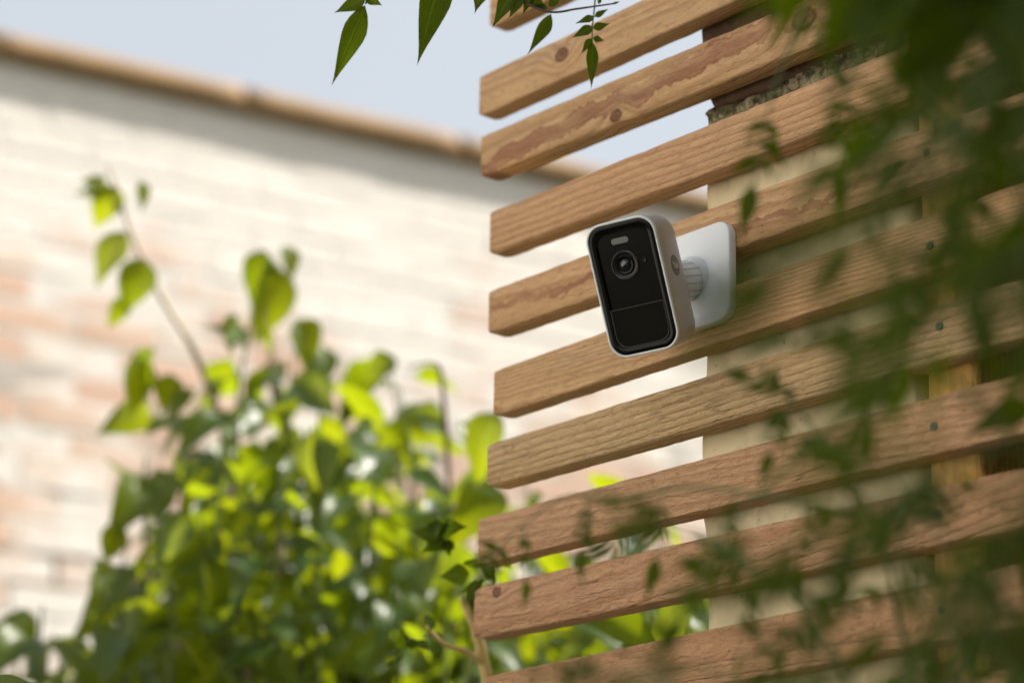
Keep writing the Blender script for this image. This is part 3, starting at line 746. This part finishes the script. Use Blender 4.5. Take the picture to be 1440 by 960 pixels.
# branches
root = Vector((fb.x, fb.y, .0))
for k, (px, py, d, via) in enumerate([(300, 560, 3.0, (340, 800, 3.05)), (380, 470, 3.05, (395, 760, 3.0)), (520, 560, 2.95, (470, 780, 3.05)), (700, 700, 3.0, (600, 860, 3.05)), (160, 820, 2.95, (260, 930, 3.0)), (860, 760, 2.9, (720, 930, 3.0))]):
    a, b = at(*via), at(px, py, d); r_ = root + Vector((q.uniform(-.06, .06), q.uniform(-.05, .05), 0))
    put_tube(bush, 'branch', catmull([r_, r_.lerp(a, .45)+Vector((q.uniform(-.05, .05), 0, .1)), a, b], 10), .011, .0032, M_bark, 7, .1)
# tall shoot at the left
put_tube(bush, 'shoot', pxpath((300, 560, 3.0), (268, 485, 2.98), (222, 410, 2.98), (185, 330, 2.97), (160, 255, 2.97), (150, 232, 2.97)), .0042, .0014, M_pale, 6)
put_tube(bush, 'shoot', pxpath((385, 560, 3.05), (378, 490, 3.03), (372, 420, 3.03), (385, 372, 3.03)), .0035, .0015, M_pale, 6)
TWO = [  # base px, tip px, depth, width factor, normal tilt
 ((178, 325), (130, 400), 2.97, 1.0, -.3), ((200, 362), (178, 442), 2.96, .95, .3), ((180, 420), (150, 458), 2.98, .8, .2), ((165, 262), (128, 318), 2.97, .9, .5), ((150, 275), (105, 268), 2.97, 1.0, -.4),
 ((150, 262), (118, 244), 2.98, .8, .2), ((198, 255), (207, 292), 2.98, .7, .5), ((218, 488), (172, 560), 2.95, .9, -.3), ((190, 500), (205, 590), 2.94, .8, .4),
 ((372, 352), (350, 425), 3.02, .8, .1), ((385, 370), (372, 490), 3.03, .8, .5), ((398, 345), (418, 390), 3.03, .9, .3), ((345, 490), (312, 440), 3.0, .9, -.2), ((415, 450), (455, 510), 3.0, 1.0, .2),
 ((165, 735), (150, 792), 2.9, 1.2, .2), ((330, 440), (320, 500), 3.0, .8, -.2), ((555, 500), (512, 535), 3.0, 1.1, .2), ((240, 525), (232, 580), 2.97, 1.0, .3), ((275, 545), (225, 600), 2.95, .8, -.2)]
for (b, t, d, ws, ti) in TWO:
    B, T = at(*b, d), at(*t, d-.012); put_leaf(bush, 'leaf', q.choice(BUSH), B, T, (Vector((ti, -.85, .45))+rvec(q)*.15).normalized(), ws*1.3)
# big leaves close behind the lowest gaps
for (b, t, d, ws, ti) in [((905, 850), (760, 930), 2.35, 1.0, -.2), ((800, 868), (960, 915), 2.3, .9, .3), ((985, 830), (900, 900), 2.3, .9, .2), ((700, 580), (650, 668), 2.6, 1.0, -.2), ((640, 590), (690, 660), 2.65, 1.1, .3)]:
    put_leaf(bush, 'leaf', q.choice(BUSH[:4]), at(*b, d), at(*t, d-.02), (Vector((ti, -.7, .6))+rvec(q)*.15).normalized(), ws)

# dry twig standing up from the bush
tw0 = at(632, 700, 2.8); twig = empty('dry_twig', at(640, 900, 2.8), 'thin dark dry twig with a bent tip above the bush', 'twig')
put_tube(twig, 'stem', pxpath((640, 900, 2.8), (632, 700, 2.8), (628, 620, 2.8), (622, 540, 2.8), (616, 512, 2.8)), .0038, .0026, M_stem_b, 6, .15)
put_tube(twig, 'bent_tip', pxpath((616, 512, 2.8), (600, 510, 2.8), (575, 516, 2.8)), .0020, .0008, M_stem_b, 5)

# ------------------------------------------------------------------ climbing vine: pinnate leaves
def pinnate(parent, base, dr, L, nh, pairs, rng, ls=1.0, mat=M_stem_g):
    """a compound leaf: rachis + opposite leaflets + long end leaflet"""
    dr = dr.normalized(); side = dr.cross(nh).normalized(); sag = Vector((0, 0, -1))
    pts = [base+dr*L*t+sag*L*.18*t*t for t in (0, .25, .5, .75, 1)]
    put_tube(parent, 'leaf_stalk', pts, .0007, .0004, mat, 4)
    for k in range(pairs):
        t = .30+.62*k/max(1, pairs); p = base+dr*L*t+sag*L*.18*t*t
        for s_ in (1, -1):
            d2 = (side*s_*.85+dr*.55+rvec(rng)*.12+sag*.15).normalized(); l = L*.46*ls*rng.uniform(.8, 1.15)
            put_leaf(parent, 'leaflet', rng.choice(VINE), p, p+d2*l, (nh+rvec(rng)*.3).normalized(), rng.uniform(.72, .98))
    p = pts[-1]; d2 = (dr+sag*.35+rvec(rng)*.08).normalized()
    put_leaf(parent, 'leaflet', rng.choice(VINE), p, p+d2*L*.80*ls, (nh+rvec(rng)*.25).normalized(), .72)
def strand(label, path, leafL, every, seed, group=None, r=.0016, pairs=3, mat=M_stem_g, ls=1.0, skip=.42):
    rng = random.Random(seed); pts = pxpath(*path, n=10)
    o = empty('vine_strand', pts[0], label, 'vine', group)
    put_tube(o, 'stem', pts, r, r*.45, mat, 6)
    acc = 0; s_ = 1
    for a, b in zip(pts, pts[1:]):
        acc += (b-a).length
        if acc > every:
            acc = 0; t = (b-a).normalized(); side = t.cross(CF).normalized()
            for s2 in (1, -1):
                if rng.random() < skip: continue
                dr = (side*s2*rng.uniform(.5, 1)+t*.35+Vector((0, 0, -.55))+rvec(rng)*.25).normalized()
                nh = (-CF*.6+Vector((0, 0, .6))+rvec(rng)*.45).normalized()
                pinnate(o, b, dr, leafL*rng.uniform(.75, 1.15), nh, rng.choice((pairs-1, pairs, pairs)), rng, ls)
    t = (pts[-1]-pts[-2]).normalized(); pinnate(o, pts[-1], (t+Vector((0, 0, -.3))).normalized(), leafL, (-CF+rvec(rng)*.3).normalized(), pairs, rng, ls)
    return o
G = 'vine strands hanging in front of the screen'
strand('blurred leafy vine strand hanging over the upper slats left of the mossy pier top', [(1175, -160, 1.25), (1140, -20, 1.22), (1105, 80, 1.2), (1085, 140, 1.2)], .036, .035, 1, G)
strand('blurred vine strand with one pointed leaf hanging over the mossy crust', [(1260, -150, 1.15), (1225, -20, 1.15), (1205, 60, 1.15), (1195, 110, 1.15)], .036, .045, 2, G)
strand('long dark blurred vine strand hanging in front of the post top', [(1350, -150, .95), (1320, 20, .95), (1300, 120, .93), (1305, 230, .92), (1295, 300, .92)], .044, .026, 3, G, skip=.2)
strand('dark blurred vine strand in the upper right corner of the picture', [(1440, -150, 1.0), (1410, 0, 1.0), (1395, 100, 1.0), (1385, 160, 1.0)], .042, .022, 4, G, skip=.2)
strand('blurred vine strand hanging down the right edge of the picture', [(1500, -100, .85), (1455, 80, .85), (1435, 220, .85), (1430, 300, .85)], .040, .022, 5, G, skip=.2)
strand('very blurred vine shoot just right of the security camera', [(1400, 120, .70), (1310, 210, .69), (1230, 290, .68), (1150, 350, .68), (1110, 370, .68)], .024, .013, 6, G, skip=.1)
strand('blurred dark vine strand crossing the right edge at mid height', [(1520, 300, .78), (1450, 350, .78), (1390, 385, .78), (1320, 420, .78)], .030, .018, 7, G, skip=.2)
strand('blurred vine strand rising through the lower right, in front of the post foot', [(1480, 1060, .90), (1400, 900, .92), (1345, 780, .95), (1290, 720, .98), (1240, 660, 1.0)], .036, .020, 8, G, skip=.2)
strand('blurred vine strand climbing over the pier between the lower slats', [(1310, 1050, 1.15), (1265, 880, 1.15), (1240, 760, 1.15), (1180, 650, 1.16), (1110, 560, 1.18)], .025, .034, 9, G)
strand('blurred vine strand arching over the lowest slats left of the pier', [(1220, 1060, 1.1), (1180, 930, 1.1), (1120, 850, 1.12), (1060, 800, 1.14)], .030, .034, 10, G)
strand('thin blurred vine stem trailing leftwards across the lower slats', [(1260, 740, 1.18), (1120, 705, 1.2), (980, 685, 1.24), (870, 700, 1.26), (790, 700, 1.28), (715, 755, 1.3)], .026, .042, 11, G, r=.0013)
strand('blurred dark vine strand in the lower right corner of the picture', [(1530, 560, .78), (1465, 680, .78), (1420, 800, .78), (1390, 930, .78)], .036, .018, 12, G, skip=.1)
strand('blurred vine strand at the bottom edge below the lowest slat', [(1120, 1080, 1.0), (1060, 990, 1.0), (1000, 940, 1.02), (930, 950, 1.02)], .030, .036, 13, G)
strand('blurred vine strand with long leaves slanting over the pier and lower right slats', [(1450, 640, .95), (1370, 560, .95), (1290, 500, .96), (1230, 470, .97)], .034, .030, 14, G, skip=.4)
strand('small very blurred vine shoot over the bottom slat left of the post', [(1250, 1080, .8), (1200, 980, .8), (1150, 900, .8), (1130, 860, .8)], .028, .020, 15, G, skip=.2)
strand('very blurred dark vine shoot hanging before the post at half height', [(1370, 150, .76), (1335, 230, .75), (1300, 300, .74), (1275, 370, .74)], .030, .016, 16, G, skip=.2)
strand('thin vine spray drooping over the pier edge below the security camera', [(1250, 540, 1.08), (1170, 600, 1.08), (1080, 680, 1.1), (1020, 745, 1.1)], .024, .034, 17, G)
strand('blurred vine spray spreading over the pier between the second and third slat from the bottom', [(1420, 620, .9), (1340, 660, .9), (1270, 700, .92), (1205, 765, .94)], .030, .024, 18, G, skip=.3)
strand('blurred upright vine spray before the post between the two lowest slats', [(1370, 1020, .86), (1345, 920, .86), (1300, 830, .88), (1270, 790, .88)], .030, .020, 19, G, skip=.3)
strand('blurred vine spray reaching leftwards over the second slat from the bottom', [(1200, 860, 1.0), (1090, 815, 1.0), (1000, 760, 1.02), (930, 740, 1.04)], .026, .028, 20, G, skip=.35)
strand('short blurred vine tip over the left part of the bottom slat', [(1010, 1040, .95), (950, 975, .96), (880, 945, .98), (820, 950, 1.0)], .026, .030, 21, G, skip=.35)
strand('huge soft blur of a vine shoot close to the lens in the upper right', [(1560, -120, .52), (1420, 60, .52), (1320, 160, .52), (1250, 240, .52)], .017, .016, 22, G, r=.0008, skip=.45)
strand('huge soft blur of a vine shoot close to the lens at mid right', [(1600, 300, .50), (1450, 390, .50), (1330, 440, .50), (1230, 520, .50)], .016, .017, 23, G, r=.0008, skip=.5)
strand('huge soft blur of a vine shoot close to the lens in the lower right', [(1560, 1080, .52), (1430, 900, .52), (1330, 780, .52), (1250, 690, .52)], .017, .016, 24, G, r=.0008, skip=.45)
strand('huge soft blur of a vine shoot close to the lens at the bottom edge', [(1250, 1150, .54), (1180, 1010, .54), (1110, 920, .54), (1070, 870, .54)], .015, .018, 25, G, r=.0008, skip=.5)
# leafy mass of the climber above the picture, over the right part of the screen, plus added shading leaves
rng = random.Random(77)
cp0 = sc(.55, -.25, .95); can = empty('climbing_vine', (cp0.x, cp0.y, cp0.z), 'dense dark vine foliage overhanging the top right of the screen, with unseen leaves added for shade', 'vine')
items = []
while len(items) < 1500:
    px, py, d = rng.uniform(1060, 1750), rng.uniform(-700, 60), rng.uniform(.85, 1.30)
    if py > -10 + (px-1200)*.18 + rng.uniform(-40, 20): continue
    if px < 1060 + (py+700)*.10: continue
    b = at(px, py, d); dr = (rvec(rng)*.6+Vector((0, 0, -.8))).normalized(); items.append((leaf_matrix(b, b+dr*rng.uniform(.028, .05), (-CF*.5+Vector((0, 0, .7))+rvec(rng)*.5).normalized()), rng.randrange(5)))
while len(items) < 2000:                   # and beside it, right of the picture
    px, py, d = rng.uniform(1450, 1900), rng.uniform(-100, 1100), rng.uniform(.8, 1.2)
    b = at(px, py, d); dr = (rvec(rng)*.6+Vector((0, 0, -.8))).normalized(); items.append((leaf_matrix(b, b+dr*rng.uniform(.028, .05), (-CF*.5+Vector((0, 0, .7))+rvec(rng)*.5).normalized()), rng.randrange(5)))
for _ in range(2600):                      # unseen leaves added above the picture to shade the right slats
    b = Vector((rng.uniform(.10, 1.2), rng.uniform(-.3, 1.30), rng.uniform(2.05, 2.6)))
    if b.z-CAMZ < b.y*.56+.06 or b.x < .10+.2*max(0, b.y-.6): continue
    dr = (rvec(rng)*.7+Vector((0, 0, -.6))).normalized(); items.append((leaf_matrix(b, b+dr*rng.uniform(.05, .09), (Vector((-.1, -.1, .9))+rvec(rng)*.5).normalized(), 1.5), 5))
for _ in range(12500):                      # unseen leaf mass added right of the picture to block the sun
    b = Vector((rng.uniform(.52, 1.9), rng.uniform(-.7, 2.3), rng.uniform(.4, 4.9)))
    if b.x < .52+.22*(b.y-1.0) or (b.y > 1.7 and b.z < 2.0): continue
    dr = (rvec(rng)*.6+Vector((0, 0, -.8))).normalized(); items.append((leaf_matrix(b, b+dr*rng.uniform(.06, .11), (Vector((-.3, -.3, .8))+rvec(rng)*.5).normalized(), 1.5), 5))
join_leaves(can, 'foliage', items, VINE+[leaf_mesh('leaflet', M_vine, LA, .25, .2, .2, .1, .02, 4, 2, 3)], M_vine)
for k in range(5):
    put_tube(can, 'stem', catmull([sc(.62+.03*k, -.05, -CAMZ+.0), sc(.60+.02*k, -.06, .3), sc(.55-.03*k, -.1-.05*k, .9), sc(.35-.08*k, -.2-.08*k, 1.02)], 10), .006, .002, M_bark, 6, .1)

# sharp sprig hanging in at the top, over the sky
sp = empty('hanging_sprig', at(560, -60, 1.78), 'sharp sprig of large pointed green leaves hanging against the sky', 'sprig')
put_tube(sp, 'stem', pxpath((860, -130, 1.72), (700, -75, 1.75), (600, -50, 1.77), (525, -20, 1.78), (514, 6, 1.78)), .0012, .0007, M_stem_g, 6)
def fleaf(parent, b, t, d, ws, nx=0, dt=0, k=0, name='leaflet'):
    put_leaf(parent, name, VINE[k], at(*b, d), at(*t, d+dt), (-CF+CR*nx+Vector((0, 0, .25))).normalized(), ws)
fleaf(sp, (513, 8), (467, 121), 1.78, .70, .35, -.01, 0)
fleaf(sp, (514, -2), (469, 21), 1.78, 1.2, .2, 0, 3); fleaf(sp, (514, -4), (538, 8), 1.78, 1.5, -.2, 0, 0)
fleaf(sp, (625, -52), (588, 92), 1.77, .78, .3, -.01, 0); fleaf(sp, (690, -50), (670, 23), 1.76, 1.5, -.2, 0, 3)
# pinnate sprig in front of the top slats
s2 = empty('pinnate_sprig', at(790, -20, 1.62), 'small pinnate vine leaf hanging in front of the topmost full slat', 'sprig')
put_tube(s2, 'stem', pxpath((690, -40, 1.64), (735, 2, 1.63), (775, 17, 1.62), (810, 13, 1.62), (838, 9, 1.62), (866, 5, 1.62)), .0010, .0005, M_stem_b, 6)
put_tube(s2, 'leaf_stalk', pxpath((838, -12, 1.62), (836, 10, 1.62), (833, 40, 1.62), (833, 62, 1.62)), .0006, .0004, M_stem_g, 5)
for b, t, ws in [((836, 24), (809, 33), 1.0), ((836, 24), (856, 13), 1.0), ((834, 38), (804, 53), 1.15), ((834, 40), (858, 34), 1.3), ((833, 54), (817, 76), 1.1), ((834, 54), (850, 58), 1.6), ((833, 60), (832, 126), .68)]:
    fleaf(s2, b, t, 1.62, ws, .1, 0, (0, 3)[len(s2.children) % 2])
fleaf(s2, (775, 20), (745, 78), 1.62, .66, .5, -.004, 1)
for b, t, ws, k in [((722, -12), (692, 38), 1.1, 0), ((735, -8), (716, 30), 1.1, 3), ((745, -6), (770, 18), 1.2, 0), ((770, 12), (745, 8), 1.2, 0), ((772, 10), (795, -14), 1.1, 3), ((752, -20), (735, 20), 1.3, 0)]: fleaf(s2, b, t, 1.63, ws, -.2, 0, k)
fleaf(s2, (862, 6), (872, 2), 1.62, .9, 0, 0, 0, 'bud'); fleaf(s2, (842, 6), (845, -6), 1.62, 1.2, 0, 0, 0, 'bud')

# straw coloured climbing stem at the left foot of the screen
st = empty('straw_stem', at(690, 1010, 2.0), 'straw-coloured woody stem with small leaves beside the lowest slat ends', 'stem')
put_tube(st, 'stem', pxpath((700, 1040, 2.0), (685, 950, 2.0), (672, 895, 2.0), (658, 858, 2.0), (650, 838, 2.0)), .0062, .0026, M_straw, 7, .12)
put_tube(st, 'side_stem', pxpath((684, 935, 2.0), (655, 915, 1.99), (625, 905, 1.98), (600, 880, 1.97)), .0030, .0012, M_straw, 6, .1)
rng = random.Random(31)
for (px, py) in ((640, 768), (622, 728), (652, 830), (612, 740), (660, 800), (604, 884), (585, 900), (560, 920), (690, 800), (700, 815)):
    for _ in range(3):
        b = at(px+rng.uniform(-12, 12), py+rng.uniform(-12, 12), 2.0); dr = (rvec(rng)+Vector((0, 0, -.6))).normalized()
        put_leaf(st, 'leaf', rng.choice(VINE), b, b+dr*rng.uniform(.016, .030), rvec(rng).normalized(), 1.4)
# leaf tip poking in at the bottom left
lp = empty('garden_plant', at(-60, 1010, 1.7), 'single serrated leaf tip poking in at the bottom left corner', 'plant')
put_tube(lp, 'stem', pxpath((-70, 1500, 1.72), (-65, 1200, 1.71), (-50, 965, 1.7)), .0018, .0012, M_stem_g, 6)
put_leaf(lp, 'leaf', BUSH[0], at(-60, 975, 1.7), at(50, 948, 1.69), (-CF*.5+Vector((0, 0, 1))).normalized(), .8)
